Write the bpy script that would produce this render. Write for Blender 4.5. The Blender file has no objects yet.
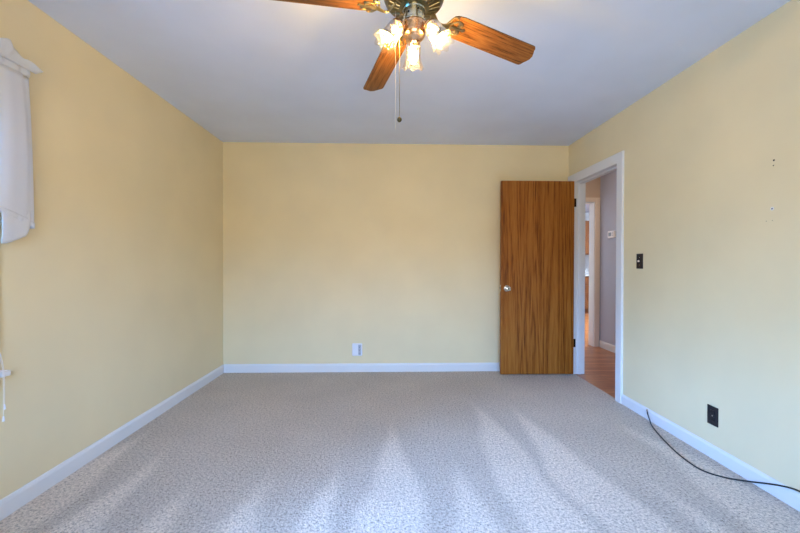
import bpy, bmesh, math, random
from mathutils import Vector, Matrix, noise as mnoise
random.seed(4)
S = bpy.context.scene
COL = S.collection
PI = math.pi

# ------------------------------------------------------------------ camera
cam_d = bpy.data.cameras.new('camera'); cam = bpy.data.objects.new('camera', cam_d); COL.objects.link(cam)
cam_d.sensor_fit = 'HORIZONTAL'; cam_d.sensor_width = 36.0; cam_d.lens = 16.875
cam_d.clip_start = 0.05
_r = Vector((0.99959733, -0.0283128, 0.00188593)); _u = Vector((-0.00163945, 0.00872632, 0.99996058)); _w = Vector((0.02832814, 0.99956102, -0.00867639))
M = Matrix.Identity(4)
for i in range(3):
    M[i][0] = _r[i]; M[i][1] = _u[i]; M[i][2] = -_w[i]
M[2][3] = 1.16386
cam.matrix_world = M
S.camera = cam

# ------------------------------------------------------------------ exposure, sky, daylight
S.view_settings.view_transform = 'Standard'; S.view_settings.look = 'None'
S.view_settings.exposure = 0.11; S.view_settings.gamma = 1.0
S.view_settings.use_curve_mapping = False
BULB_STRENGTH = 560.0
BULB_COLOR = (1.0, 0.60, 0.16)
SKY_SIDE = (9.0, 26.0, 64.0)          # open sky seen from the side window
SKY_REAR = (12.2, 21.0, 38.0)          # open sky seen from the rear window
LOW_SIDE = (1.2, 8.0, 18.0)           # trees and ground outside the side window
LOW_REAR = (9.2, 8.3, 6.6)
world = bpy.data.worlds.new('sky'); S.world = world; world.use_nodes = True
nt = world.node_tree; nt.nodes.clear()
wo = nt.nodes.new('ShaderNodeOutputWorld'); bg = nt.nodes.new('ShaderNodeBackground')
tc = nt.nodes.new('ShaderNodeTexCoord'); sx = nt.nodes.new('ShaderNodeSeparateXYZ')
nt.links.new(tc.outputs['Generated'], sx.inputs[0])
def wmap(sock, lo, hi):
    m_ = nt.nodes.new('ShaderNodeMapRange'); m_.interpolation_type = 'SMOOTHSTEP'
    m_.inputs['From Min'].default_value = lo; m_.inputs['From Max'].default_value = hi
    nt.links.new(sock, m_.inputs['Value']); return m_.outputs[0]
def wmix(f, A, B):
    m_ = nt.nodes.new('ShaderNodeMix'); m_.data_type = 'RGBA'
    nt.links.new(f, m_.inputs[0])
    for i_, v_ in ((6, A), (7, B)):
        if isinstance(v_, tuple): m_.inputs[i_].default_value = (*v_, 1)
        else: nt.links.new(v_, m_.inputs[i_])
    return m_.outputs[2]
up = wmap(sx.outputs['Z'], 0.04, 0.20); back = wmap(sx.outputs['Y'], -0.45, -0.75)
nt.links.new(wmix(up, wmix(back, LOW_SIDE, LOW_REAR), wmix(back, SKY_SIDE, SKY_REAR)), bg.inputs[0])
nt.links.new(bg.outputs[0], wo.inputs[0]); bg.inputs[1].default_value = 1.0
try:
    world.cycles.sampling_method = 'AUTOMATIC'
except Exception:
    pass

def portal(name, loc, rot, sx_, sy_):
    d = bpy.data.lights.new(name, 'AREA'); d.shape = 'RECTANGLE'; d.size = sx_; d.size_y = sy_
    d.cycles.is_portal = True
    o = bpy.data.objects.new(name, d); o.location = loc; o.rotation_euler = rot; COL.objects.link(o)
    return o
# room limits
XL, XR, YF, YB, H = -1.761, 1.941, -0.80, 4.022, 2.44
WL = (0.42, 1.655, 0.69, 2.03)         # side window: y0,y1,z0,z1
WR = (-0.75, 1.05, 0.75, 2.03)         # rear window: x0,x1,z0,z1
portal('daylight_portal', (XL-0.16, (WL[0]+WL[1])/2, (WL[2]+WL[3])/2), (0, -PI/2, 0), WL[3]-WL[2], WL[1]-WL[0])
portal('daylight_portal', ((WR[0]+WR[1])/2, YF-0.16, (WR[2]+WR[3])/2), (PI/2, 0, 0), WR[1]-WR[0], WR[3]-WR[2])

# ------------------------------------------------------------------ material helpers
def mat(name, col=(.8, .8, .8), rough=.5, metal=0.0, spec=.5):
    m = bpy.data.materials.new(name); m.use_nodes = True
    b = m.node_tree.nodes['Principled BSDF']
    b.inputs['Base Color'].default_value = (*col, 1); b.inputs['Roughness'].default_value = rough
    b.inputs['Metallic'].default_value = metal; b.inputs['Specular IOR Level'].default_value = spec
    return m
def N(m, t, **kw):
    nd = m.node_tree.nodes.new(t)
    for k, v in kw.items():
        if k in nd.inputs: nd.inputs[k].default_value = v
        else: setattr(nd, k, v)
    return nd
def LK(m, a, b): m.node_tree.links.new(a, b)
def bsdf(m): return m.node_tree.nodes['Principled BSDF']
def ramp(m, stops):
    r = N(m, 'ShaderNodeValToRGB'); el = r.color_ramp.elements
    el[0].position, el[0].color = stops[0][0], (*stops[0][1], 1)
    el[1].position, el[1].color = stops[-1][0], (*stops[-1][1], 1)
    for p_, c_ in stops[1:-1]:
        k = el.new(p_); k.color = (*c_, 1)
    return r
def mapped(m, scale=(1, 1, 1), rot=(0, 0, 0), loc=(0, 0, 0)):
    t = N(m, 'ShaderNodeTexCoord'); q = N(m, 'ShaderNodeMapping')
    q.inputs['Scale'].default_value = scale; q.inputs['Rotation'].default_value = rot; q.inputs['Location'].default_value = loc
    LK(m, t.outputs['Object'], q.inputs[0]); return q
def bump(m, fac, strength=.2, dist=.002):
    b = N(m, 'ShaderNodeBump'); b.inputs['Strength'].default_value = strength; b.inputs['Distance'].default_value = dist
    LK(m, fac, b.inputs['Height']); LK(m, b.outputs[0], bsdf(m).inputs['Normal']); return b

def paint(name, col, rough=.55, var=.03):
    m = mat(name, col, rough, spec=.3)
    q = mapped(m); n1 = N(m, 'ShaderNodeTexNoise', Scale=2.2, Detail=3.0); LK(m, q.outputs[0], n1.inputs['Vector'])
    r = ramp(m, [(.3, tuple(c*(1-var) for c in col)), (.7, tuple(min(1, c*(1+var)) for c in col))])
    LK(m, n1.outputs[0], r.inputs[0]); LK(m, r.outputs[0], bsdf(m).inputs['Base Color'])
    n2 = N(m, 'ShaderNodeTexNoise', Scale=180.0, Detail=2.0); LK(m, q.outputs[0], n2.inputs['Vector'])
    bump(m, n2.outputs[0], .08, .001)
    return m
WALL = paint('yellow_wall_paint', (.785, .675, .43))
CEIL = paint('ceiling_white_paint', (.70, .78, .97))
HALLP = paint('hall_grey_paint', (.44, .48, .60))
HALLT = paint('hall_tan_paint', (.62, .48, .36))
TRIM = paint('white_trim_paint', (.73, .735, .74), .35, .01)
TRIM_WARMLIT = paint('white_trim_warm_lit', (.80, .68, .56), .35, .01)  # white trim again, with the hall's warm light put into its colour

def carpet_mat():
    m = mat('beige_carpet_pile', (.4, .36, .33), .95, spec=.1)
    q = mapped(m)
    # fine tuft speckle
    n1 = N(m, 'ShaderNodeTexNoise', Scale=72.0, Detail=5.0, Roughness=.9); LK(m, q.outputs[0], n1.inputs['Vector'])
    n2 = N(m, 'ShaderNodeTexVoronoi', Scale=120.0); LK(m, q.outputs[0], n2.inputs['Vector'])
    r1 = ramp(m, [(.36, (.125, .098, .070)), (.455, (.56, .48, .40)), (.62, (.88, .775, .66))])
    LK(m, n1.outputs[0], r1.inputs[0])
    # vacuum tracks: the pile brushed one way or the other
    wq = N(m, 'ShaderNodeTexNoise', Scale=1.1, Detail=1.0); LK(m, q.outputs[0], wq.inputs['Vector'])
    sep = N(m, 'ShaderNodeSeparateXYZ'); LK(m, q.outputs[0], sep.inputs[0])
    def math_(op, a, b):
        nd = N(m, 'ShaderNodeMath', operation=op)
        for i_, v in enumerate((a, b)):
            if v is None: continue
            if isinstance(v, (int, float)): nd.inputs[i_].default_value = v
            else: LK(m, v, nd.inputs[i_])
        return nd.outputs[0]
    # strokes run down the room; each narrows to a point where the cleaner was turned
    u_ = math_('ADD', math_('MULTIPLY', sep.outputs['X'], 2.7), math_('MULTIPLY', wq.outputs[0], .9))
    u_ = math_('ADD', u_, math_('MULTIPLY', math_('MULTIPLY', sep.outputs['X'], sep.outputs['Y']), .10))
    tri = math_('MULTIPLY', math_('ABSOLUTE', math_('SUBTRACT', math_('FRACT', u_, None), .5), None), 2.0)
    wn = N(m, 'ShaderNodeTexWhiteNoise', noise_dimensions='1D'); LK(m, math_('FLOOR', u_, None), wn.inputs['W'])
    yend = math_('ADD', math_('MULTIPLY', wn.outputs['Value'], 1.3), 2.2)
    wid = math_('MULTIPLY', math_('SUBTRACT', yend, sep.outputs['Y']), .85)
    st = N(m, 'ShaderNodeMapRange'); st.inputs['From Min'].default_value = -.04; st.inputs['From Max'].default_value = .34
    LK(m, math_('SUBTRACT', math_('MINIMUM', wid, 1.0), tri), st.inputs['Value'])
    n4 = N(m, 'ShaderNodeTexNoise', Scale=2.2, Detail=3.0); LK(m, q.outputs[0], n4.inputs['Vector'])
    tip = N(m, 'ShaderNodeMapRange', interpolation_type='SMOOTHSTEP'); tip.inputs['From Max'].default_value = .55; LK(m, wid, tip.inputs['Value'])
    amt = math_('ADD', math_('MULTIPLY', math_('MULTIPLY', st.outputs[0], tip.outputs[0]), .27), math_('MULTIPLY', n4.outputs[0], .24))
    gain = math_('ADD', amt, .76)
    mul = N(m, 'ShaderNodeVectorMath', operation='SCALE'); LK(m, r1.outputs[0], mul.inputs[0]); LK(m, gain, mul.inputs['Scale'])
    LK(m, mul.outputs[0], bsdf(m).inputs['Base Color'])
    hgt = math_('ADD', n1.outputs[0], math_('MULTIPLY', n2.outputs['Distance'], .8))
    bump(m, hgt, .9, .008)
    bsdf(m).inputs['Sheen Weight'].default_value = .15
    return m
CARPET = carpet_mat()

def wood_mat(name, dark, mid, light, axis='Z', scale=1.0, rough=.35, rand=False, stretch=10.0, spec=.4):
    """long figured grain running along one object axis"""
    m = mat(name, mid, rough, spec=spec)
    sc = {'X': (scale/stretch, scale, scale), 'Y': (scale, scale/stretch, scale), 'Z': (scale, scale, scale/stretch)}[axis]
    q = mapped(m, tuple(s*6 for s in sc))
    if rand:
        oi = N(m, 'ShaderNodeObjectInfo'); ad = N(m, 'ShaderNodeVectorMath', operation='ADD'); ml = N(m, 'ShaderNodeMath', operation='MULTIPLY')
        ml.inputs[1].default_value = 17.0; LK(m, oi.outputs['Random'], ml.inputs[0])
        LK(m, q.outputs[0], ad.inputs[0]); LK(m, ml.outputs[0], ad.inputs[1]); vec = ad.outputs[0]
    else: vec = q.outputs[0]
    n0 = N(m, 'ShaderNodeTexNoise', Scale=.55, Detail=2.0, Distortion=.6); LK(m, vec, n0.inputs['Vector'])
    mu = N(m, 'ShaderNodeMath', operation='MULTIPLY'); mu.inputs[1].default_value = 9.0; LK(m, n0.outputs[0], mu.inputs[0])
    fr = N(m, 'ShaderNodeMath', operation='PINGPONG'); fr.inputs[1].default_value = .5; LK(m, mu.outputs[0], fr.inputs[0])
    n1 = N(m, 'ShaderNodeTexNoise', Scale=9.0, Detail=5.0, Roughness=.7); LK(m, vec, n1.inputs['Vector'])
    mx = N(m, 'ShaderNodeMath', operation='MULTIPLY_ADD'); LK(m, fr.outputs[0], mx.inputs[0]); mx.inputs[1].default_value = .55
    LK(m, n1.outputs[0], mx.inputs[2])
    r = ramp(m, [(.40, dark), (.58, mid), (.86, light)]); LK(m, mx.outputs[0], r.inputs[0])
    LK(m, r.outputs[0], bsdf(m).inputs['Base Color'])
    bump(m, n1.outputs[0], .06, .0006)
    return m
DOORW = wood_mat('walnut_veneer', (.115, .028, .002), (.27, .086, .010), (.39, .150, .024), 'Z', 2.2, .42, stretch=30, spec=.22)
OAK = wood_mat('oak_blade', (.022, .006, .001), (.17, .062, .012), (.27, .115, .030), 'X', 4.5, .45, rand=True, stretch=16, spec=.25)
OAKEDGE = mat('blade_edge_brown', (.05, .022, .010), .5)
CABW = wood_mat('oak_cabinet', (.07, .022, .008), (.17, .062, .022), (.25, .105, .036), 'Z', 2.0, .4)

def floorboards():
    m = mat('oak_floorboards', (.5, .25, .12), .28, spec=.45)
    q = mapped(m, rot=(0, 0, 0))
    br = N(m, 'ShaderNodeTexBrick', Scale=1.0); LK(m, q.outputs[0], br.inputs['Vector'])
    br.inputs['Brick Width'].default_value = 1.1; br.inputs['Row Height'].default_value = .057; br.inputs['Mortar Size'].default_value = .0016
    br.inputs['Color1'].default_value = (.42, .145, .048, 1); br.inputs['Color2'].default_value = (.62, .27, .105, 1); br.inputs['Mortar'].default_value = (.14, .05, .02, 1)
    q2 = mapped(m, (3, 40, 3)); n1 = N(m, 'ShaderNodeTexNoise', Scale=2.0, Detail=4.0); LK(m, q2.outputs[0], n1.inputs['Vector'])
    r = ramp(m, [(.3, (.62, .58, .55)), (.7, (1.15, 1.15, 1.15))]); LK(m, n1.outputs[0], r.inputs[0])
    mx = N(m, 'ShaderNodeMix', data_type='RGBA', blend_type='MULTIPLY'); mx.inputs[0].default_value = 1.0
    LK(m, br.outputs['Color'], mx.inputs[6]); LK(m, r.outputs[0], mx.inputs[7]); LK(m, mx.outputs[2], bsdf(m).inputs['Base Color'])
    return m
BOARDS = floorboards()

def metal(name, col, rough=.25):
    m = mat(name, col, rough, 1.0)
    q = mapped(m); n1 = N(m, 'ShaderNodeTexNoise', Scale=60.0, Detail=2.0); LK(m, q.outputs[0], n1.inputs['Vector'])
    r = N(m, 'ShaderNodeMapRange'); r.inputs['To Min'].default_value = rough*.8; r.inputs['To Max'].default_value = rough*1.3
    LK(m, n1.outputs[0], r.inputs['Value']); LK(m, r.outputs[0], bsdf(m).inputs['Roughness'])
    return m
ABRASS = metal('antique_brass', (.34, .26, .13), .3)
DBRASS = metal('dark_bronze', (.26, .20, .10), .3)
DKBALL = metal('dark_brass_ball', (.09, .075, .045), .35)
NICKEL = metal('brushed_pewter', (.52, .52, .42), .25)
COPPER = metal('copper_brass', (.72, .47, .28), .25)
STEEL = metal('satin_steel', (.62, .60, .56), .25)
BLACKIRON = metal('black_iron', (.035, .03, .028), .45)
BLACKP = mat('black_plastic', (.012, .012, .016), .35)
SLOTB = mat('deep_slot', (.002, .002, .003), .7)
WHITEP = mat('white_plastic', (.80, .81, .86), .35)
GREYP = mat('grey_plastic', (.42, .45, .52), .4)
LCD = mat('grey_blue_display', (.28, .36, .45), .25)
IVORY = mat('ivory_toggle', (.74, .62, .52), .4)
CORDW = mat('white_cord', (.78, .72, .66), .7)
RUBBER = mat('black_rubber', (.006, .006, .008), .4)
COUNTER = mat('pale_laminate', (.55, .60, .66), .35)
GLAZE = mat('window_glass', (1, 1, 1), .0)
def glass_pane():
    m = GLAZE; t = m.node_tree; t.nodes.remove(bsdf(m)); out = t.nodes['Material Output']
    tr = N(m, 'ShaderNodeBsdfTransparent'); gl = N(m, 'ShaderNodeBsdfGlossy'); gl.inputs['Roughness'].default_value = .02
    fr = N(m, 'ShaderNodeFresnel'); mx = N(m, 'ShaderNodeMixShader')
    LK(m, fr.outputs[0], mx.inputs[0]); LK(m, tr.outputs[0], mx.inputs[1]); LK(m, gl.outputs[0], mx.inputs[2]); LK(m, mx.outputs[0], out.inputs[0])
glass_pane()
def shade_glass():
    m = bpy.data.materials.new('pressed_glass'); m.use_nodes = True; t = m.node_tree; t.nodes.remove(t.nodes['Principled BSDF']); out = t.nodes['Material Output']
    q = mapped(m); v = N(m, 'ShaderNodeTexVoronoi', Scale=95.0); LK(m, q.outputs[0], v.inputs['Vector'])
    b = N(m, 'ShaderNodeBump'); b.inputs['Strength'].default_value = .9; b.inputs['Distance'].default_value = .004; LK(m, v.outputs['Distance'], b.inputs['Height'])
    tr = N(m, 'ShaderNodeBsdfTransparent')
    r = ramp(m, [(0.0, (.97, .97, .97)), (.55, (.80, .80, .80))]); LK(m, v.outputs['Distance'], r.inputs[0]); LK(m, r.outputs[0], tr.inputs[0])
    tl = N(m, 'ShaderNodeBsdfTranslucent'); tl.inputs[0].default_value = (.95, .95, .93, 1); LK(m, b.outputs[0], tl.inputs['Normal'])
    gl = N(m, 'ShaderNodeBsdfGlossy'); gl.inputs['Roughness'].default_value = .30; LK(m, b.outputs[0], gl.inputs['Normal'])
    m2 = N(m, 'ShaderNodeMixShader'); sc_ = N(m, 'ShaderNodeMapRange'); sc_.inputs['From Max'].default_value = .6; sc_.inputs['To Min'].default_value = .075; sc_.inputs['To Max'].default_value = .014; LK(m, v.outputs['Distance'], sc_.inputs['Value']); LK(m, sc_.outputs[0], m2.inputs[0]); LK(m, tr.outputs[0], m2.inputs[1]); LK(m, tl.outputs[0], m2.inputs[2])
    fr = N(m, 'ShaderNodeFresnel'); fr.inputs['IOR'].default_value = 1.45; LK(m, b.outputs[0], fr.inputs['Normal'])
    m3 = N(m, 'ShaderNodeMixShader'); LK(m, fr.outputs[0], m3.inputs[0]); LK(m, m2.outputs[0], m3.inputs[1]); LK(m, gl.outputs[0], m3.inputs[2])
    LK(m, m3.outputs[0], out.inputs[0])
    return m
SHADE = shade_glass()
def emit(name, col, st):
    m = mat(name, (.9, .9, .9), .3); b = bsdf(m); b.inputs['Emission Color'].default_value = (*col, 1); b.inputs['Emission Strength'].default_value = st; return m
BULB = emit('lit_bulb', BULB_COLOR, BULB_STRENGTH)
DOME = emit('added_glow_warm', (1.0, .80, .62), 28.0)  # glow of the dome added for warm light in the hall
DOMEC = emit('added_glow_cool', (.84, .93, 1.0), 300.0)  # glow of the dome added to light the kitchen, standing in for daylight
def fabric():
    m = mat('white_curtain_fabric', (.80, .82, .87), .8, spec=.2)
    b = bsdf(m); t = m.node_tree; out = t.nodes['Material Output']
    q = mapped(m, (420, 420, 420)); w = N(m, 'ShaderNodeTexWave', Scale=1.0); LK(m, q.outputs[0], w.inputs['Vector']); bump(m, w.outputs['Fac'], .1, .0006)
    tl = N(m, 'ShaderNodeBsdfTranslucent'); tl.inputs[0].default_value = (.80, .80, .80, 1)
    mx = N(m, 'ShaderNodeMixShader'); mx.inputs[0].default_value = .30
    LK(m, b.outputs[0], mx.inputs[1]); LK(m, tl.outputs[0], mx.inputs[2]); LK(m, mx.outputs[0], out.inputs[0])
    b.inputs['Sheen Weight'].default_value = .2
    return m
FABRIC = fabric()

# ------------------------------------------------------------------ mesh helpers
def box(bm, x0, x1, y0, y1, z0, z1, bev=0.0):
    vs = [bm.verts.new((x, y, z)) for x in (x0, x1) for y in (y0, y1) for z in (z0, z1)]
    fs = [bm.faces.new([vs[i] for i in f]) for f in ((0, 1, 3, 2), (4, 6, 7, 5), (0, 4, 5, 1), (2, 3, 7, 6), (0, 2, 6, 4), (1, 5, 7, 3))]
    if bev:
        bmesh.ops.bevel(bm, geom=list({ed for f in fs for ed in f.edges}), offset=bev, segments=2, affect='EDGES', profile=.5)
def lathe(bm, prof, seg=32, center=(0, 0, 0), mtx=None, fn=None, caps=True):
    """prof: list of (radius, z); revolved about z"""
    rings = []
    c = Vector(center)
    for r, z in prof:
        ring = []
        for k in range(seg):
            a = 2*PI*k/seg; rr, zz = (r, z) if fn is None else fn(r, z, a)
            v = Vector((rr*math.cos(a), rr*math.sin(a), zz))
            if mtx is not None: v = mtx @ v
            ring.append(bm.verts.new(v + c))
        rings.append(ring)
    for A, B in zip(rings, rings[1:]):
        for k in range(seg):
            bm.faces.new((A[k], A[(k+1) % seg], B[(k+1) % seg], B[k]))
    if caps:
        if prof[0][0] > 1e-5: bm.faces.new(rings[0][::-1])
        if prof[-1][0] > 1e-5: bm.faces.new(rings[-1])
def catmull(pts, n=8):
    P = [Vector(p) for p in pts]; out = []
    for i in range(len(P)-1):
        p0, p1, p2, p3 = P[max(i-1, 0)], P[i], P[i+1], P[min(i+2, len(P)-1)]
        for k in range(n):
            t = k/n
            out.append(.5*((2*p1)+(p2-p0)*t+(2*p0-5*p1+4*p2-p3)*t*t+(3*p1-p0-3*p2+p3)*t**3))
    out.append(P[-1]); return out
def tube(bm, pts, r, seg=8, smooth=6):
    pts = catmull(pts, smooth) if smooth else [Vector(p) for p in pts]
    rad = r if callable(r) else (lambda t: r)
    rings = []; up = Vector((0, 0, 1))
    t0 = (pts[1]-pts[0]).normalized()
    if abs(t0.z) > .95: up = Vector((1, 0, 0))
    nrm = t0.cross(up).normalized()
    for i, p in enumerate(pts):
        t = (pts[min(i+1, len(pts)-1)]-pts[max(i-1, 0)]).normalized()
        nrm = (nrm - t*nrm.dot(t)).normalized(); bn = t.cross(nrm)
        rr = rad(i/(len(pts)-1))
        rings.append([bm.verts.new(p+(nrm*math.cos(2*PI*k/seg)+bn*math.sin(2*PI*k/seg))*rr) for k in range(seg)])
    for A, B in zip(rings, rings[1:]):
        for k in range(seg): bm.faces.new((A[k], A[(k+1) % seg], B[(k+1) % seg], B[k]))
    bm.faces.new(rings[0][::-1]); bm.faces.new(rings[-1])
def slab(bm, outline, z0, z1):
    A = [bm.verts.new((x, y, z0)) for x, y in outline]; B = [bm.verts.new((x, y, z1)) for x, y in outline]
    bm.faces.new(A[::-1]); bm.faces.new(B); n_ = len(A)
    for k in range(n_): bm.faces.new((A[k], A[(k+1) % n_], B[(k+1) % n_], B[k]))
def obj(name, bm, m, parent=None, smooth=True, mats=None, angle=35):
    bmesh.ops.recalc_face_normals(bm, faces=bm.faces)
    me = bpy.data.meshes.new(name); bm.to_mesh(me); bm.free()
    for mm in (mats or [m]): me.materials.append(mm)
    if smooth:
        me.shade_smooth()
        try: me.set_sharp_from_angle(angle=math.radians(angle))
        except Exception: pass
    o = bpy.data.objects.new(name, me); COL.objects.link(o)
    if parent: o.parent = parent
    return o
def empty(name, loc=(0, 0, 0), rz=0):
    o = bpy.data.objects.new(name, None); o.location = loc; o.rotation_euler = (0, 0, rz); o.empty_display_size = .05; COL.objects.link(o); return o
def tag(o, label, cat, group=None):
    o['label'] = label; o['category'] = cat
    if group: o['group'] = group
    return o
def struct(name, bm, m, smooth=False):
    o = obj(name, bm, m, None, smooth); o['kind'] = 'structure'; return o
NB = bmesh.new

# ------------------------------------------------------------------ the room shell
HX = 2.945           # far side of the hall
WT = 0.103
b = NB(); box(b, XL-.15, XR+.012, YF-.15, YB+.13, -.12, 0); struct('floor', b, CARPET)
b = NB(); box(b, XR+.012, 6.0, -.3, 9.4, -.12, -.002); struct('floor_hall', b, BOARDS)
b = NB(); box(b, XL-.15, 6.0, YF-.15, 9.4, H, H+.12); struct('ceiling', b, CEIL)
b = NB(); box(b, XL-.15, XR+WT, YB, YB+.13, 0, H); struct('wall_back', b, WALL)
# left wall with window opening
b = NB()
for a in ((YF-.15, WL[0], 0, H), (WL[1], YB, 0, H), (WL[0], WL[1], 0, WL[2]), (WL[0], WL[1], WL[3], H)): box(b, XL-.15, XL, *a)
struct('wall_left', b, WALL)
# rear wall with window opening
b = NB()
for a in ((XL, WR[0], 0, H), (WR[1], XR+WT, 0, H), (WR[0], WR[1], 0, WR[2]), (WR[0], WR[1], WR[3], H)): box(b, a[0], a[1], YF-.15, YF, a[2], a[3])
struct('wall_rear', b, WALL)
# right wall with doorway; its hall face is the same solid
DY0, DY1, DZ = 3.138, 3.887, 2.012
b = NB()
for a in ((YF, DY0-.018, 0, H), (DY1+.018, YB, 0, H), (DY0-.018, DY1+.018, DZ+.018, H)): box(b, XR, XR+WT, *a)
wall_r = struct('wall_right', b, WALL)
# hall and the room beyond it
b = NB(); box(b, XR+WT, XR+WT+.02, YB, 5.17, 0, H); struct('wall_hall_near', b, HALLT)
b = NB(); box(b, HX, HX+.12, -.3, 5.29, 0, H); struct('wall_hall_far', b, HALLP)
b = NB(); box(b, XR+WT, HX, .0, .12, 0, H); struct('wall_hall_front', b, HALLT)
KX0, KX1, KY = 2.14, 2.875, 5.17
b = NB()
box(b, XR+WT, KX0, KY, KY+.12, 0, H); box(b, KX1, HX, KY, KY+.12, 0, H); box(b, KX0, KX1, KY, KY+.12, 2.03, H)
struct('wall_hall_end', b, HALLT)
KP = paint('kitchen_pale_paint', (.66, .70, .76))
b = NB()
box(b, 1.9, 2.02, KY+.12, 9.2, 0, H); box(b, 5.88, 6.0, KY+.12, 9.2, 0, H); box(b, 1.9, 6.0, 9.2, 9.3, 0, H); box(b, HX+.12, 6.0, KY, KY+.12, 0, H)
struct('wall_kitchen', b, KP)

# baseboards
def baseboard(bm, p0, p1, nrm, h, t=.012):
    """profiled skirting between two floor points, standing proud of a wall along nrm"""
    p0, p1, nrm = Vector((*p0, 0)), Vector((*p1, 0)), Vector((*nrm, 0))
    prof = [(0, 0), (t, 0), (t, h*.78), (t*.8, h*.86), (t*.55, h*.95), (t*.3, h), (0, h)]
    A = [bm.verts.new(p0+nrm*d+Vector((0, 0, z))) for d, z in prof]; B = [bm.verts.new(p1+nrm*d+Vector((0, 0, z))) for d, z in prof]
    n_ = len(A)
    for k in range(n_): bm.faces.new((A[k], A[(k+1) % n_], B[(k+1) % n_], B[k]))
    bm.faces.new(A[::-1]); bm.faces.new(B)
b = NB(); baseboard(b, (XL, YF), (XL, YB), (1, 0), .088); struct('baseboard_left', b, TRIM)
b = NB(); baseboard(b, (XL+.012, YB), (XR, YB), (0, -1), .090); struct('baseboard_back', b, TRIM)
b = NB(); baseboard(b, (XR, YF), (XR, 3.053), (-1, 0), .080); struct('baseboard_right', b, TRIM)
b = NB(); baseboard(b, (XL+.012, YF), (XR-.012, YF), (0, 1), .088); struct('baseboard_rear', b, TRIM)
b = NB(); baseboard(b, (HX, .12), (HX, KY-.018), (-1, 0), .095); struct('baseboard_hall', b, TRIM)

# doorway trim: room-side casing, lining with stop, hall-side casing
def casing(bm, xa, xb, sgn):
    """mitred flat casing with an eased edge around the doorway, between planes xa (wall) and xb (face)"""
    yo0, yi0, yi1, yo1, zi, zo = 3.055, DY0-.004, DY1+.004, 4.006, DZ-.001, 2.100
    def ring(x, e):
        return [(x, yo0+e, 0), (x, yo0+e, zo-e), (x, yo1-e, zo-e), (x, yo1-e, 0), (x, yi1+e, 0), (x, yi1+e, zi+e), (x, yi0-e, zi+e), (x, yi0-e, 0)]
    xm = xb-sgn*.004
    R = [[bm.verts.new(p_) for p_ in ring(x, e_)] for x, e_ in ((xa, 0), (xm, 0), (xb, .004))]
    for A, B in zip(R, R[1:]):
        for k in range(8): bm.faces.new((A[k], A[(k+1) % 8], B[(k+1) % 8], B[k]))
    for A in (R[0], R[-1]):
        bm.faces.new((A[0], A[1], A[6], A[7])); bm.faces.new((A[1], A[2], A[5], A[6])); bm.faces.new((A[2], A[3], A[4], A[5]))
b = NB(); casing(b, XR, XR-.018, -1); struct('trim_1', b, TRIM)
b = NB()
box(b, XR-.001, XR+WT+.001, DY0-.018, DY0, 0, DZ+.018); box(b, XR-.001, XR+WT+.001, DY1, DY1+.018, 0, DZ+.018); box(b, XR-.001, XR+WT+.001, DY0, DY1, DZ, DZ+.018)
for y0, y1 in ((DY0, DY0+.011), (DY1-.011, DY1)): box(b, XR+.042, XR+.075, y0, y1, 0, DZ, .002)
box(b, XR+.042, XR+.075, DY0+.011, DY1-.011, DZ-.011, DZ)
struct('trim_2', b, TRIM)
b = NB(); casing(b, XR+WT, XR+WT+.018, 1); struct('trim_3', b, TRIM)
# far doorway at the hall end
b = NB()
box(b, KX1-.004, HX-.006, KY-.016, KY, 0, 2.085, .003); box(b, KX0-.06, KX0+.004, KY-.016, KY, 0, 2.085, .003); box(b, KX0+.004, KX1-.004, KY-.016, KY, 2.026, 2.085, .003)
struct('trim_4', b, TRIM_WARMLIT)
b = NB()
box(b, KX1-.014, KX1, KY-.002, KY+.13, 0, 2.03); box(b, KX0, KX0+.014, KY-.002, KY+.13, 0, 2.03); box(b, KX0+.014, KX1-.014, KY-.002, KY+.13, 2.016, 2.03)
struct('trim_5', b, TRIM)

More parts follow.
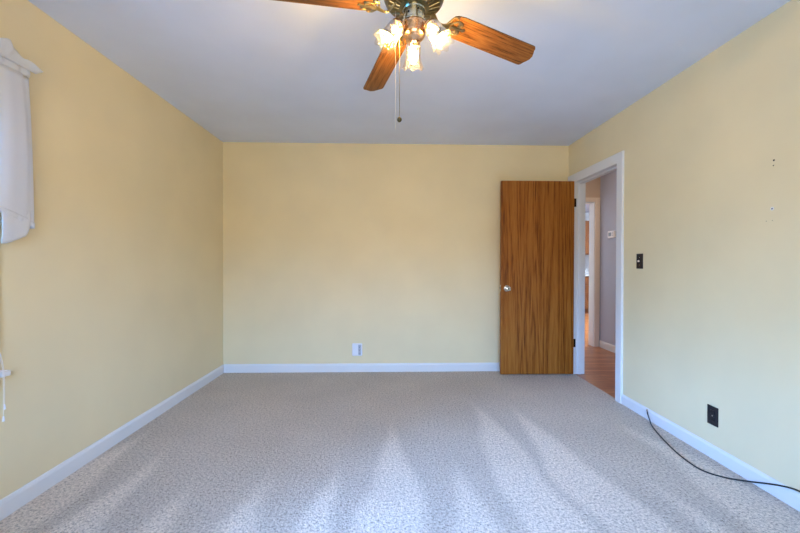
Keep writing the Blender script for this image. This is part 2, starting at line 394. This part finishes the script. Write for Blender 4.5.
# windows
def window(name, horiz, a0, a1, z0, z1, wall, inward, left):
    """double-hung window; horiz 'y' = in the left wall, 'x' = in the rear wall. wall: inner face, inward: +1"""
    def bb(bm, p0, p1, q0, q1, h0, h1, bev=0):
        # p: along wall, q: depth from the inner face (positive into room)
        lo, hi = sorted((wall+q0*inward, wall+q1*inward))
        if horiz == 'y': box(bm, lo, hi, p0, p1, h0, h1, bev)
        else: box(bm, p0, p1, lo, hi, h0, h1, bev)
    r = empty(name, ((wall, (a0+a1)/2, z0) if horiz == 'y' else ((a0+a1)/2, wall, z0))); r['kind'] = 'structure'
    inv = Matrix.Translation(-Vector(r.location))
    def part(nm, bm, m, par=None):
        o = obj(nm, bm, m, par or r, False)
        if par is None: o.data.transform(inv)
        else: o.data.transform(inv)
        return o
    c = .075
    bm = NB(); bb(bm, a0-c, a0, 0, .016, z0-.01, z1+c, .002); bb(bm, a1, a1+c, 0, .016, z0-.01, z1+c, .002); bb(bm, a0, a1, 0, .016, z1, z1+c, .002); part('window_casing', bm, TRIM)
    bm = NB(); bb(bm, a0, a0+.02, -.15, 0, z0, z1); bb(bm, a1-.02, a1, -.15, 0, z0, z1); bb(bm, a0+.02, a1-.02, -.15, 0, z1-.02, z1); bb(bm, a0+.02, a1-.02, -.15, 0, z0-.02, z0+.005); part('window_lining', bm, TRIM)
    bm = NB(); bb(bm, a0-.088, a1+.088, -.10, .05, z0-.036, z0-.011, .004); part('window_sill', bm, TRIM)
    bm = NB(); bb(bm, a0-c, a1+c, 0, .014, z0-.10, z0-.036, .002); part('window_apron', bm, TRIM)
    zm = (z0+z1)/2
    for h0, h1, d in ((z0+.005, zm+.02, -.075), (zm-.02, z1-.02, -.11)):
        bm = NB(); p0, p1 = a0+.02, a1-.02; f = .04
        bb(bm, p0, p0+f, d-.03, d, h0, h1); bb(bm, p1-f, p1, d-.03, d, h0, h1); bb(bm, p0+f, p1-f, d-.03, d, h0, h0+f); bb(bm, p0+f, p1-f, d-.03, d, h1-f, h1)
        s_ = part('sash', bm, TRIM)
        bm = NB(); bb(bm, p0+f, p1-f, d-.017, d-.013, h0+f, h1-f); part('pane', bm, GLAZE, s_)
    return r
window('window_1', 'y', WL[0], WL[1], WL[2], WL[3], XL, 1, True)
window('window_2', 'x', WR[0], WR[1], WR[2], WR[3], YF, 1, False)

# ------------------------------------------------------------------ the open slab door
TH = .035
door = empty('door_1', (XR-.016, DY1-.002, .012), 0); door['kind'] = 'structure'
tag(door, 'walnut brown flat slab door standing wide open against the back wall', 'door')
DW, DH = .765, 2.008
b = NB(); box(b, -DW-.004, -.004, -TH, 0, 0, DH, .0015); obj('door_leaf', b, DOORW, door, False)
def knob(side):
    bm = NB(); mt = Matrix.Rotation(PI/2 if side < 0 else -PI/2, 4, 'X')     # z -> -y / +y
    lathe(bm, [(0, 0), (.032, 0), (.032, .004), (.026, .009), (.013, .012), (.012, .030), (.020, .036), (.027, .046), (.027, .056), (.021, .064), (.010, .066), (.0095, .062), (0, .061)], 28, (0, 0, 0), mt)
    o = obj('door_knob', bm, STEEL, door); o.location = (-DW+.056, -TH if side < 0 else 0, .905-.012); return o
k1 = knob(-1); k2 = knob(1)
bm = NB(); lathe(bm, [(0, .0605), (.0075, .0605), (.0075, .0625), (0, .0632)], 16, (0, 0, 0), Matrix.Rotation(PI/2, 4, 'X')); o = obj('keyhole_button', bm, SLOTB, k1)
bm = NB(); box(bm, -DW-.0055, -DW-.004, -.030, -.005, .86, .93); box(bm, -DW-.014, -DW-.0055, -.024, -.011, .885, .905, .002); obj('latch_plate', bm, STEEL, door, False)
for zc in (1.803, .328):
    bm = NB()
    lathe(bm, [(0, -.046), (.003, -.046), (.0055, -.043), (.0055, .043), (.003, .046), (0, .046)], 14, (.001, -.003, zc-.012))
    box(bm, .004, .034, -.0005, .0015, zc-.012-.044, zc-.012+.044); box(bm, -.0045, -.003, -.032, -.004, zc-.012-.044, zc-.012+.044)
    hg = obj('hinge', bm, BLACKIRON, door, False); hg['label'] = 'black iron butt hinge'

# ------------------------------------------------------------------ ceiling fan
FX, FY = .103, 1.605
fan = empty('ceiling_fan', (FX, FY, H)); tag(fan, 'four-blade oak and antique brass ceiling fan with three lit glass tulip shades', 'ceiling fan')
Z = lambda z: z-H                         # parts are written in room heights
b = NB(); lathe(b, [(0, Z(2.44)), (.085, Z(2.44)), (.085, Z(2.432)), (.075, Z(2.415)), (.055, Z(2.395)), (.055, Z(2.375)), (0, Z(2.375))], 40); obj('canopy', b, ABRASS, fan)
b = NB(); lathe(b, [(0, Z(2.39)), (.07, Z(2.388)), (.112, Z(2.372)), (.129, Z(2.350)), (.131, Z(2.325)), (.128, Z(2.318)), (.131, Z(2.311)), (.129, Z(2.29)), (.121, Z(2.272)), (.116, Z(2.268))], 56, caps=False)
lathe(b, [(.116, Z(2.268)), (.112, Z(2.262)), (.060, Z(2.246)), (.045, Z(2.246)), (0, Z(2.246))], 56, caps=False)
obj('motor_housing', b, DBRASS, fan)
b = NB()
for k in range(24):                       # raised ribs under the motor
    a = 2*PI*k/24; c_, s_ = math.cos(a), math.sin(a)
    tube(b, [(.064*c_, .064*s_, Z(2.2465)), (.108*c_, .108*s_, Z(2.2595))], .0026, 6, 0)
obj('vent_ribs', b, ABRASS, fan)
b = NB(); lathe(b, [(0, Z(2.250)), (.049, Z(2.250)), (.049, Z(2.240)), (.046, Z(2.236)), (.046, Z(2.196)), (.050, Z(2.192)), (.050, Z(2.186)), (0, Z(2.186))], 40)
sw = obj('switch_housing', b, NICKEL, fan)
for a, zz in ((-1.25, 2.222), (-2.15, 2.212), (-.35, 2.216), (.9, 2.22), (2.4, 2.22)):
    bm = NB(); lathe(bm, [(0, 0), (.0042, 0), (.0042, .0012), (0, .0016)], 12, (0, 0, 0), Matrix.Rotation(PI/2, 4, 'Y'))
    o = obj('screw', bm, SLOTB, sw); o.location = (.0455*math.cos(a), .0455*math.sin(a), Z(zz)); o.rotation_euler = (0, 0, a)

# blades: one blade with its iron and screws, copied round the hub
R_IN, R_OUT, BW, DROOP = .172, .617, .0610, .130
def make_blade():
    bm = NB(); T = .0055
    tip = [(R_OUT-.030, BW), (R_OUT-.020, BW-.002), (R_OUT-.014, BW*.86), (R_OUT-.010, BW*.66), (R_OUT-.002, BW*.42), (R_OUT+.005, BW*.16)]
    out = [(R_IN, .030), (R_IN+.005, .044), (R_IN+.018, .053), (R_IN+.05, BW-.002)] + tip
    outl = out + [(x, -y) for x, y in out[::-1]]
    slab(bm, outl, 0, T)
    bm.faces.ensure_lookup_table()
    for f in bm.faces:
        if len(f.verts) == 4: f.material_index = 1
    return obj('blade', bm, OAK, fan, False, [OAK, OAKEDGE])
def make_iron(par):
    bm = NB()
    # flat bar sweeping from the motor out and under the blade
    pts = catmull([(.085, 0, .017), (.098, 0, .006), (.112, 0, -.010), (.132, 0, -.018), (.156, 0, -.012), (.180, 0, -.004)], 6)
    prev = None
    for i, p_ in enumerate(pts):
        w_ = .011 + .004*math.cos(i/len(pts)*2*PI); h_ = .0045
        t_ = (pts[min(i+1, len(pts)-1)]-pts[max(i-1, 0)]).normalized(); n_ = Vector((-t_.z, 0, t_.x))
        ring = [bm.verts.new(p_+Vector((0, w_, 0))+n_*h_*.3), bm.verts.new(p_+n_*h_), bm.verts.new(p_+Vector((0, -w_, 0))+n_*h_*.3), bm.verts.new(p_+Vector((0, -w_, 0))-n_*h_*.4), bm.verts.new(p_-n_*h_), bm.verts.new(p_+Vector((0, w_, 0))-n_*h_*.4)]
        if prev:
            for k in range(6): bm.faces.new((prev[k], prev[(k+1) % 6], ring[(k+1) % 6], ring[k]))
        else: bm.faces.new(ring[::-1])
        prev = ring
    bm.faces.new(prev)
    # pierced scroll plate under the blade root
    for s_ in (1, -1):
        tube(bm, [(.170, 0, -.005), (.184, .022*s_, -.005), (.206, .034*s_, -.004), (.224, .026*s_, -.004), (.220, .012*s_, -.004), (.206, .010*s_, -.004)], .0046, 8)
        tube(bm, [(.156, 0, -.008), (.166, .024*s_, -.006), (.174, .044*s_, -.005), (.190, .050*s_, -.004), (.196, .043*s_, -.004)], .0042, 8)
        lathe(bm, [(0, -.006), (.0085, -.005), (.0095, -.0015), (0, -.001)], 14, (.214, .020*s_, 0))
    tube(bm, [(.174, 0, -.005), (.206, 0, -.005), (.244, 0, -.003)], lambda t: .0075*(1-t)+.003, 8)
    lathe(bm, [(0, -.006), (.0085, -.005), (.0095, -.0015), (0, -.001)], 14, (.240, 0, 0))
    return obj('blade_iron', bm, ABRASS, par)
blade0 = make_blade(); iron0 = make_iron(blade0)
PITCH = math.atan2(.0128, BW)
def blade_matrix(az):
    return (Matrix.Translation((0, 0, Z(2.241))) @ Matrix.Rotation(az, 4, 'Z') @ Matrix.Rotation(math.atan(DROOP), 4, 'Y') @ Matrix.Rotation(-PITCH, 4, 'X'))
for k in range(4):
    az = math.radians(19.45+90*k)
    if k == 0: bl = blade0
    else:
        bl = blade0.copy(); COL.objects.link(bl); bl.parent = fan
        ir = iron0.copy(); COL.objects.link(ir); ir.parent = bl
    bl.matrix_local = blade_matrix(az)

# light kit: bell, three arms with sockets, shades and bulbs
b = NB(); lathe(b, [(0, Z(2.188)), (.048, Z(2.188)), (.052, Z(2.182)), (.053, Z(2.174)), (.049, Z(2.166)), (.049, Z(2.140)), (.045, Z(2.128)), (.034, Z(2.117)), (.018, Z(2.111)), (.012, Z(2.107)), (.010, Z(2.100)), (.004, Z(2.096)), (0, Z(2.096))], 40)
obj('light_kit_bell', b, COPPER, fan)
def shade_mesh(par):
    bm = NB()
    prof = [(.028, 0), (.034, .004), (.0375, .012), (.0385, .030), (.0382, .050), (.0395, .066), (.0425, .082), (.0475, .096), (.0535, .107), (.0570, .113)]
    def ruf(r, z, a):
        t_ = max(0, (z-.055)/.058)**2
        return r*(1+.085*t_*math.cos(8*a)), z+.006*t_*math.cos(8*a)
    lathe(bm, prof, 64, fn=ruf, caps=False)
    bmesh.ops.scale(bm, vec=(.90, .90, .90), verts=bm.verts)
    return obj('glass_shade', bm, SHADE, par, True, angle=180)
def bulb_mesh(par):
    bm = NB(); lathe(bm, [(0, .014), (.009, .014), (.010, .028), (.0145, .036), (.0160, .046), (.0140, .058), (.008, .068), (.003, .074), (0, .076)], 20)
    bmesh.ops.scale(bm, vec=(1.35, 1.35, 1.12), verts=bm.verts)
    return obj('bulb', bm, BULB, par)
for k, az in enumerate((88, 208, -32)):
    a = math.radians(az); t_ = math.radians(55)
    c = Vector((0, 0, Z(2.156))); s0 = c+Vector((math.cos(a), math.sin(a), 0))*.080+Vector((0, 0, -.006)); d = Vector((math.cos(a)*math.cos(t_), math.sin(a)*math.cos(t_), -math.sin(t_)))
    rot = d.to_track_quat('Z', 'Y').to_matrix().to_4x4()
    b = NB()
    hd = Vector((math.cos(a), math.sin(a), 0))
    tube(b, [c+hd*.040+Vector((0, 0, -.008)), c+hd*.058+Vector((0, 0, .000)), c+hd*.072+Vector((0, 0, .001)), s0-d*.016], .0085, 12)
    lathe(b, [(0, -.030), (.012, -.028), (.019, -.020), (.022, -.010), (.0305, -.006), (.0315, .008), (.029, .009), (.027, 0), (0, 0)], 28, s0, rot)
    arm = obj('lamp_arm', b, COPPER, fan)
    sh = shade_mesh(fan); sh.matrix_local = Matrix.Translation(s0) @ rot @ Matrix.Rotation(.3*k, 4, 'Z')
    bu = bulb_mesh(sh)
# pull chains
def chain(name, x, y, z0, z1, r, m):
    bm = NB(); n_ = int((z0-z1)/.012)
    tube(bm, [(x-FX, y-FY, Z(z0)), (x-FX, y-FY, Z(z1))], r*.75, 6, 0)
    for i in range(n_): lathe(bm, [(0, -r*1.2), (r*1.1, -r*.6), (r*1.1, r*.6), (0, r*1.2)], 6, (x-FX, y-FY, Z(z0-.012*i-.006)))
    return obj(name, bm, m, fan)
ch = chain('pull_chain', .041, 1.575, 2.200, 1.776, .0011, DBRASS)
bm = NB(); tube(bm, [(.054-FX, 1.578-FY, Z(2.203)), (.046-FX, 1.576-FY, Z(2.205)), (.041-FX, 1.575-FY, Z(2.196))], .002, 8, 4); obj('chain_arm', bm, ABRASS, ch)
bm = NB(); lathe(bm, [(0, -.0105), (.006, -.009), (.0100, -.003), (.0100, .003), (.006, .009), (.002, .0115), (0, .012)], 18, (.041-FX, 1.575-FY, Z(1.765))); obj('pull_ball', bm, DKBALL, ch)
ch2 = chain('pull_chain', .024, 1.560, 2.205, 1.718, .0007, CORDW); ch2['label'] = 'pale thin pull cord'
bm = NB(); tube(bm, [(.060-FX, 1.580-FY, Z(2.205)), (.036-FX, 1.566-FY, Z(2.211)), (.024-FX, 1.560-FY, Z(2.200))], .002, 8, 4); obj('chain_arm', bm, ABRASS, ch2)

# ------------------------------------------------------------------ window valance
def sheet(name, m, par, fn, nu, nv, thick=.0018):
    bm = NB(); g = [[bm.verts.new(fn(i/nu, j/nv)) for j in range(nv+1)] for i in range(nu+1)]
    for i in range(nu):
        for j in range(nv): bm.faces.new((g[i][j], g[i+1][j], g[i+1][j+1], g[i][j+1]))
    o = obj(name, bm, m, par, True, angle=180)
    md = o.modifiers.new('thickness', 'SOLIDIFY'); md.thickness = thick; md.offset = 0
    return o
VY0, VY1 = .265, 1.812
val = empty('window_valance', (XL, (VY0+VY1)/2, 2.06)); tag(val, 'white gathered fabric valance hanging over the window at left edge', 'curtain')
def V(x, y, z): return Vector((x-XL, y-(VY0+VY1)/2, z-2.06))
PX = -1.688                                # face of the valance
def gath(y, f=48, ph=0.0): return math.sin(y*f+ph)+.5*math.sin(y*f*1.7+1.3+ph)
RET = .085
def along(u):
    """run along the near return, the face and the far return: x, y, is_face"""
    L = (VY1-VY0)+2*RET; s_ = u*L
    if s_ < RET: return XL+.003+(PX-XL-.003)*(s_/RET), VY0
    if s_ > L-RET: return XL+.003+(PX-XL-.003)*((L-s_)/RET), VY1
    return PX, VY0+s_-RET
def hem_z(y):
    t_ = (y-VY0)/(VY1-VY0); e_ = min(t_, 1-t_)          # distance from an end
    return 1.335+.105*min(1, e_/.19)**.8
def body(u, v):
    x, y = along(u); z1 = hem_z(y); z = 2.030+(z1-2.030)*v
    amp = .0065*(1-.35*v); belly = .018*math.sin(min(1, v)*PI)**.8+.010*max(0, v-.8)*5*(1-max(0, v-.8)*5)
    front = 1 if abs(x-PX) < 1e-6 else (x-XL)/(PX-XL)
    edge = min(1, min(y-VY0, VY1-y)/.05+.25)
    yy = y+(.022*v*(1 if y > 1.6 else (-1 if y < .45 else 0)))*max(0, 1-min(y-VY0, VY1-y)/.14)
    return V(x+front*edge*(amp*gath(y)+belly), yy, z)
sheet('valance_panel', FABRIC, val, body, 260, 30)
def hemtrim(u, v):
    p_ = body(u, 1.0); q_ = body(u, .985); d_ = (p_-q_).normalized()
    return p_-d_*.016+d_*.026*v+Vector((.003, 0, 0))+Vector((.0025*math.sin(u*420), 0, 0))*v
sheet('hem_trim', FABRIC, val, hemtrim, 400, 3, .003)
def pocket(u, v):
    x, y = along(u); z = 2.063-.036*v
    front = 1 if abs(x-PX) < 1e-6 else (x-XL)/(PX-XL)
    return V(x+front*(.006*math.sin(v*PI)+.0030*gath(y, 95)), y, z)
sheet('rod_pocket', FABRIC, val, pocket, 420, 6)
def ruffle(u, v):
    y = VY0-.02+(VY1-VY0+.045)*u
    w_ = .5+.5*math.sin(y*23+.9)
    lean = .010+.028*v*(1.0+.25*gath(y, 31))
    end = max(0, (y-1.775)/.06); rise = .034*(1-.55*min(1, end))+.012*w_*(1-min(1, end))
    if y < 1.70: rise += .030*min(1, (1.70-y)/.02)*(.6+.4*math.sin(y*19))
    return V(PX+lean-.004, y+.010*v*end, 2.060+rise*v+.004*gath(y, 60)*v)
sheet('ruffle', FABRIC, val, ruffle, 360, 6, .003)
def tail(sgn):
    def f(u, v):
        a0, a1 = 1.682, VY1-.004
        y = a0+(a1-a0)*u; ztop = 1.46; zb = 1.247+.052*u**1.6
        if u > .82: zb += .03*((u-.82)/.18)**2
        z = ztop+(zb-ztop)*v
        x = PX-.006+.010*math.sin(v*2.6)+.003*math.sin(u*9)*v
        y = y if sgn > 0 else VY0+VY1-y
        return V(x, y, z)
    return f
sheet('lining_tail', FABRIC, val, tail(1), 24, 16, .004); sheet('lining_tail', FABRIC, val, tail(-1), 24, 16, .004)

# raised blind inside the window with its pull cords over the sill
bx = XL-.035
bl_ = empty('window_blind', (bx, (WL[0]+WL[1])/2, WL[3]-.03)); tag(bl_, 'white blind drawn up behind the valance, its two pull cords dangling past the window sill', 'window blind')
def Bv(x, y, z): return (x-bx, y-(WL[0]+WL[1])/2, z-(WL[3]-.03))
yc = (WL[0]+WL[1])/2; hw = (WL[1]-WL[0])/2-.025
b = NB(); box(b, -.014, .014, -hw, hw, -.022, .009, .002); obj('headrail', b, WHITEP, bl_, False)
b = NB()
for i in range(26): box(b, -.0125, .0125, -hw, hw, -.0265-.0045*i, -.0245-.0045*i)
obj('slat_stack', b, WHITEP, bl_, False)
b = NB(); box(b, -.013, .013, -hw, hw, -.162, -.142, .003); obj('bottom_rail', b, WHITEP, bl_, False)
fx = XL+.060
for (ys, zs) in (((1.630, 1.668, 1.684, 1.6975), 1), ((1.618, 1.662, 1.690, 1.7025), 0)):
    zt = (.473 if zs else .524)
    b = NB(); tube(b, [Bv(XL-.028, ys[0]-.02, 1.99), Bv(XL-.012, ys[0]-.018, 1.94), Bv(XL+.024, ys[0], 1.55), Bv(XL+.036, ys[1], 1.10), Bv(XL+.046, ys[2], .82), Bv(fx, ys[3]-.003, .70), Bv(fx+.001, ys[3], .60), Bv(fx, ys[3], zt+.01)], 0.0009, 6)
    co = obj('pull_cord', b, CORDW, bl_)
    b = NB(); lathe(b, [(0, .014), (.002, .013), (.003, .008), (.0046, -.008), (.0042, -.010), (0, -.011)], 14, Bv(fx, ys[3], zt)); obj('cord_tassel', b, WHITEP, co)

# ------------------------------------------------------------------ wall fittings
# white box outlet low on the back wall
t = empty('wall_outlet', (-.3415, YB, .2415)); tag(t, 'white plastic outlet box low on the back wall above the baseboard', 'outlet')
b = NB(); box(b, -.054, .054, -.026, 0, -.066, .066, .008); obj('cover', b, WHITEP, t, False)
b = NB(); box(b, .012, .040, -.0285, -.026, -.054, .054, .001); o = obj('socket_strip', b, GREYP, t, False)
for zz in (-.036, 0, .036):
    bm = NB()
    for dx in (-.006, .006): box(bm, .026+dx-.0012, .026+dx+.0012, -.0290, -.0284, zz-.004, zz+.005)
    lathe(bm, [(0, 0), (.003, 0), (0, .0004)], 10, (.026, -.0285, zz-.010), Matrix.Rotation(PI/2, 4, 'X')); obj('socket_slots', bm, SLOTB, o, False)
# plates on the right wall face -x
def rw(name, y, z, label, cat):
    r = empty(name, (XR, y, z), -PI/2); return tag(r, label, cat)      # local -y is into the room
t = rw('light_switch', 2.8505, 1.1835, 'black light switch plate with a pale toggle beside the doorway', 'light switch')
b = NB(); box(b, -.036, .036, -.006, 0, -.058, .058, .0025); obj('switch_plate', b, BLACKP, t, False)
b = NB(); box(b, -.006, .006, -.007, -.005, -.013, .013); obj('toggle_slot', b, SLOTB, t, False)
b = NB(); box(b, -.0045, .0045, -.020, -.006, -.003, .011, .002); o = obj('toggle', b, IVORY, t, False); o.rotation_euler = (.3, 0, 0); o['label'] = 'pale ivory toggle'
for zz in (-.030, .030):
    b = NB(); lathe(b, [(0, 0), (.0035, 0), (.003, .001), (0, .0014)], 12, (0, -.006, zz), Matrix.Rotation(PI/2, 4, 'X')); obj('screw', b, STEEL, t)
t = rw('wall_outlet', 2.185, .2545, 'black outlet plate on the right wall above the baseboard and the loose cable', 'outlet')
b = NB(); box(b, -.037, .037, -.006, 0, -.057, .057, .0025); obj('outlet_plate', b, BLACKP, t, False)
for zz in (-.0195, .0195):
    b = NB(); box(b, -.0165, .0165, -.0085, -.005, zz-.0135, zz+.0135, .004); f = obj('receptacle', b, BLACKP, t, False)
    b = NB()
    for dx in (-.0062, .0062): box(b, dx-.0011, dx+.0011, -.0090, -.0080, zz-.002, zz+.006)
    lathe(b, [(0, 0), (.0025, 0), (0, .0004)], 10, (0, -.0085, zz-.007), Matrix.Rotation(PI/2, 4, 'X')); obj('socket_slots', b, SLOTB, f, False)
b = NB(); lathe(b, [(0, 0), (.0042, 0), (.0035, .0015), (0, .002)], 12, (0, -.006, 0), Matrix.Rotation(PI/2, 4, 'X')); obj('screw', b, STEEL, t)
# old screw holes left in the right wall
def hole(y, z, r, ring, nm):
    b = NB()
    mt = Matrix.Rotation(-PI/2, 4, 'Y')
    if ring:
        lathe(b, [(r*1.0, 0), (r*1.9, 0), (r*1.7, .0016), (r*1.05, .0018), (r*1.0, 0)], 16, (XR, y, z), mt, caps=False)
        o = obj('wall_anchor', b, WHITEP, wall_r); b = NB(); lathe(b, [(0, 0), (r, 0), (r*.9, .0006), (0, .0007)], 14, (XR, y, z), mt); obj(nm, b, SLOTB, o)
    else:
        lathe(b, [(0, 0), (r, 0), (r*.9, .0007), (0, .0008)], 14, (XR, y, z), mt); obj(nm, b, SLOTB, wall_r)
hole(1.845, 1.688, .0050, False, 'screw_hole'); hole(1.847, 1.662, .0032, False, 'screw_hole'); hole(1.851, 1.444, .0045, True, 'screw_hole')
hole(1.880, 1.384, .0018, False, 'nail_hole'); hole(1.849, 1.385, .0018, False, 'nail_hole')

# thermostat in the hall
t = empty('thermostat', (HX, 4.868, 1.549), -PI/2); tag(t, 'small white thermostat on the grey hall wall beyond the doorway', 'thermostat')
b = NB(); box(b, -.075, .075, -.028, 0, -.046, .046, .008); obj('case', b, WHITEP, t, False)
b = NB(); box(b, -.052, .012, -.0295, -.028, -.022, .026); o = obj('display', b, LCD, t, False); o['label'] = 'grey blue display'
b = NB()
for zz in (-.018, .004, .026): box(b, .030, .056, -.0305, -.028, zz-.007, zz+.007, .001)
obj('buttons', b, GREYP, t, False)

# ------------------------------------------------------------------ black coax cable along the right wall
t = empty('coax_cable', (1.915, 2.72, 0)); tag(t, 'black coax cable curving from the baseboard over the carpet beside the right wall', 'cable')
cp = [(1.9205, 2.728, .064), (1.9150, 2.716, .050), (1.9020, 2.675, .022), (1.878, 2.618, .0055), (1.820, 2.450, .004), (1.771, 2.264, .004), (1.752, 2.125, .004), (1.764, 2.035, .004), (1.823, 1.975, .004), (1.880, 1.945, .006), (1.916, 1.915, .014), (1.9235, 1.879, .030), (1.9245, 1.78, .074), (1.927, 1.69, .097), (1.9345, 1.55, .090), (1.9345, 1.30, .084), (1.9345, .95, .084), (1.9345, .60, .084)]
loc = Vector(t.location)
b = NB(); tube(b, [Vector(p_)-loc for p_ in cp], .0041, 10, 8); obj('cable_jacket', b, RUBBER, t)
dirv = (Vector(cp[0])-Vector(cp[1])).normalized(); rt = dirv.to_track_quat('Z', 'Y').to_matrix().to_4x4()
b = NB(); lathe(b, [(0, -.004), (.0042, -.004), (.0042, .006), (.0056, .006), (.0056, .016), (.0048, .017), (0, .017)], 6, Vector(cp[0])-loc, rt); o = obj('connector', b, STEEL, t, False); o['label'] = 'small metal screw connector'

# ------------------------------------------------------------------ beyond the hall: kitchen corner
ck = empty('base_cabinet', (4.50, 8.55, 0)); tag(ck, 'brown wooden kitchen base cabinet seen through the far doorway', 'cabinet')
b = NB(); box(b, -.60, .60, .02, .60, .09, .87, .003); box(b, -.58, .58, .07, .60, 0, .09); obj('body', b, CABW, ck, False)
for x0 in (-.59, -.19, .21):
    b = NB(); box(b, x0, x0+.38, 0, .02, .11, .66, .004); d = obj('cabinet_door', b, CABW, ck, False)
    b = NB(); lathe(b, [(0, 0), (.007, 0), (.006, .012), (.014, .018), (.012, .026), (0, .028)], 14, (x0+.34, 0, .58), Matrix.Rotation(PI/2, 4, 'X')); obj('knob', b, DBRASS, d)
    b = NB(); box(b, x0, x0+.38, 0, .02, .69, .85, .004); d = obj('drawer', b, CABW, ck, False)
    b = NB(); lathe(b, [(0, 0), (.007, 0), (.006, .012), (.014, .018), (.012, .026), (0, .028)], 14, (x0+.19, 0, .77), Matrix.Rotation(PI/2, 4, 'X')); obj('knob', b, DBRASS, d)
ct = tag(empty('countertop', (4.50, 8.55, .87)), 'pale kitchen countertop on the base cabinet beyond the far doorway', 'countertop')
b = NB(); box(b, -.62, .62, -.025, .62, 0, .038, .004); obj('worktop', b, COUNTER, ct, False)
b = NB(); box(b, -.62, .62, .60, .62, .038, .14, .003); obj('backsplash', b, COUNTER, ct, False)
cu = empty('wall_cabinet', (4.50, 8.60, 1.38)); tag(cu, 'brown wooden kitchen wall cabinet above the countertop beyond the far doorway', 'cabinet')
b = NB(); box(b, -.60, .60, .02, .60, 0, .78, .003); obj('body', b, CABW, cu, False)
for x0 in (-.59, -.19, .21):
    b = NB(); box(b, x0, x0+.38, 0, .02, .02, .76, .004); d = obj('cabinet_door', b, CABW, cu, False)
    b = NB(); lathe(b, [(0, 0), (.007, 0), (.006, .012), (.014, .018), (.012, .026), (0, .028)], 14, (x0+.34, 0, .10), Matrix.Rotation(PI/2, 4, 'X')); obj('knob', b, DBRASS, d)
# unseen glowing domes added to brighten hall and kitchen (above the door heads)
def dome(name, x, y, r, m, label):
    t_ = tag(empty(name, (x, y, H)), label, 'added light')
    b = NB(); lathe(b, [(0, 0), (r+.012, 0), (r+.012, -.014), (r, -.018), (0, -.018)], 32); obj('rim', b, ABRASS, t_)
    b = NB(); lathe(b, [(r, -.018), (r*.95, -.040), (r*.75, -.064), (r*.4, -.080), (0, -.085)], 32, caps=False); obj('diffuser', b, m, t_)
dome('added_light_dome', 2.36, 4.10, .14, DOME, 'unseen round dome added for warm light in the hall near the doorway')
dome('added_light_dome', 3.9, 6.9, .20, DOMEC, 'unseen round dome added to light the kitchen beyond the far doorway')
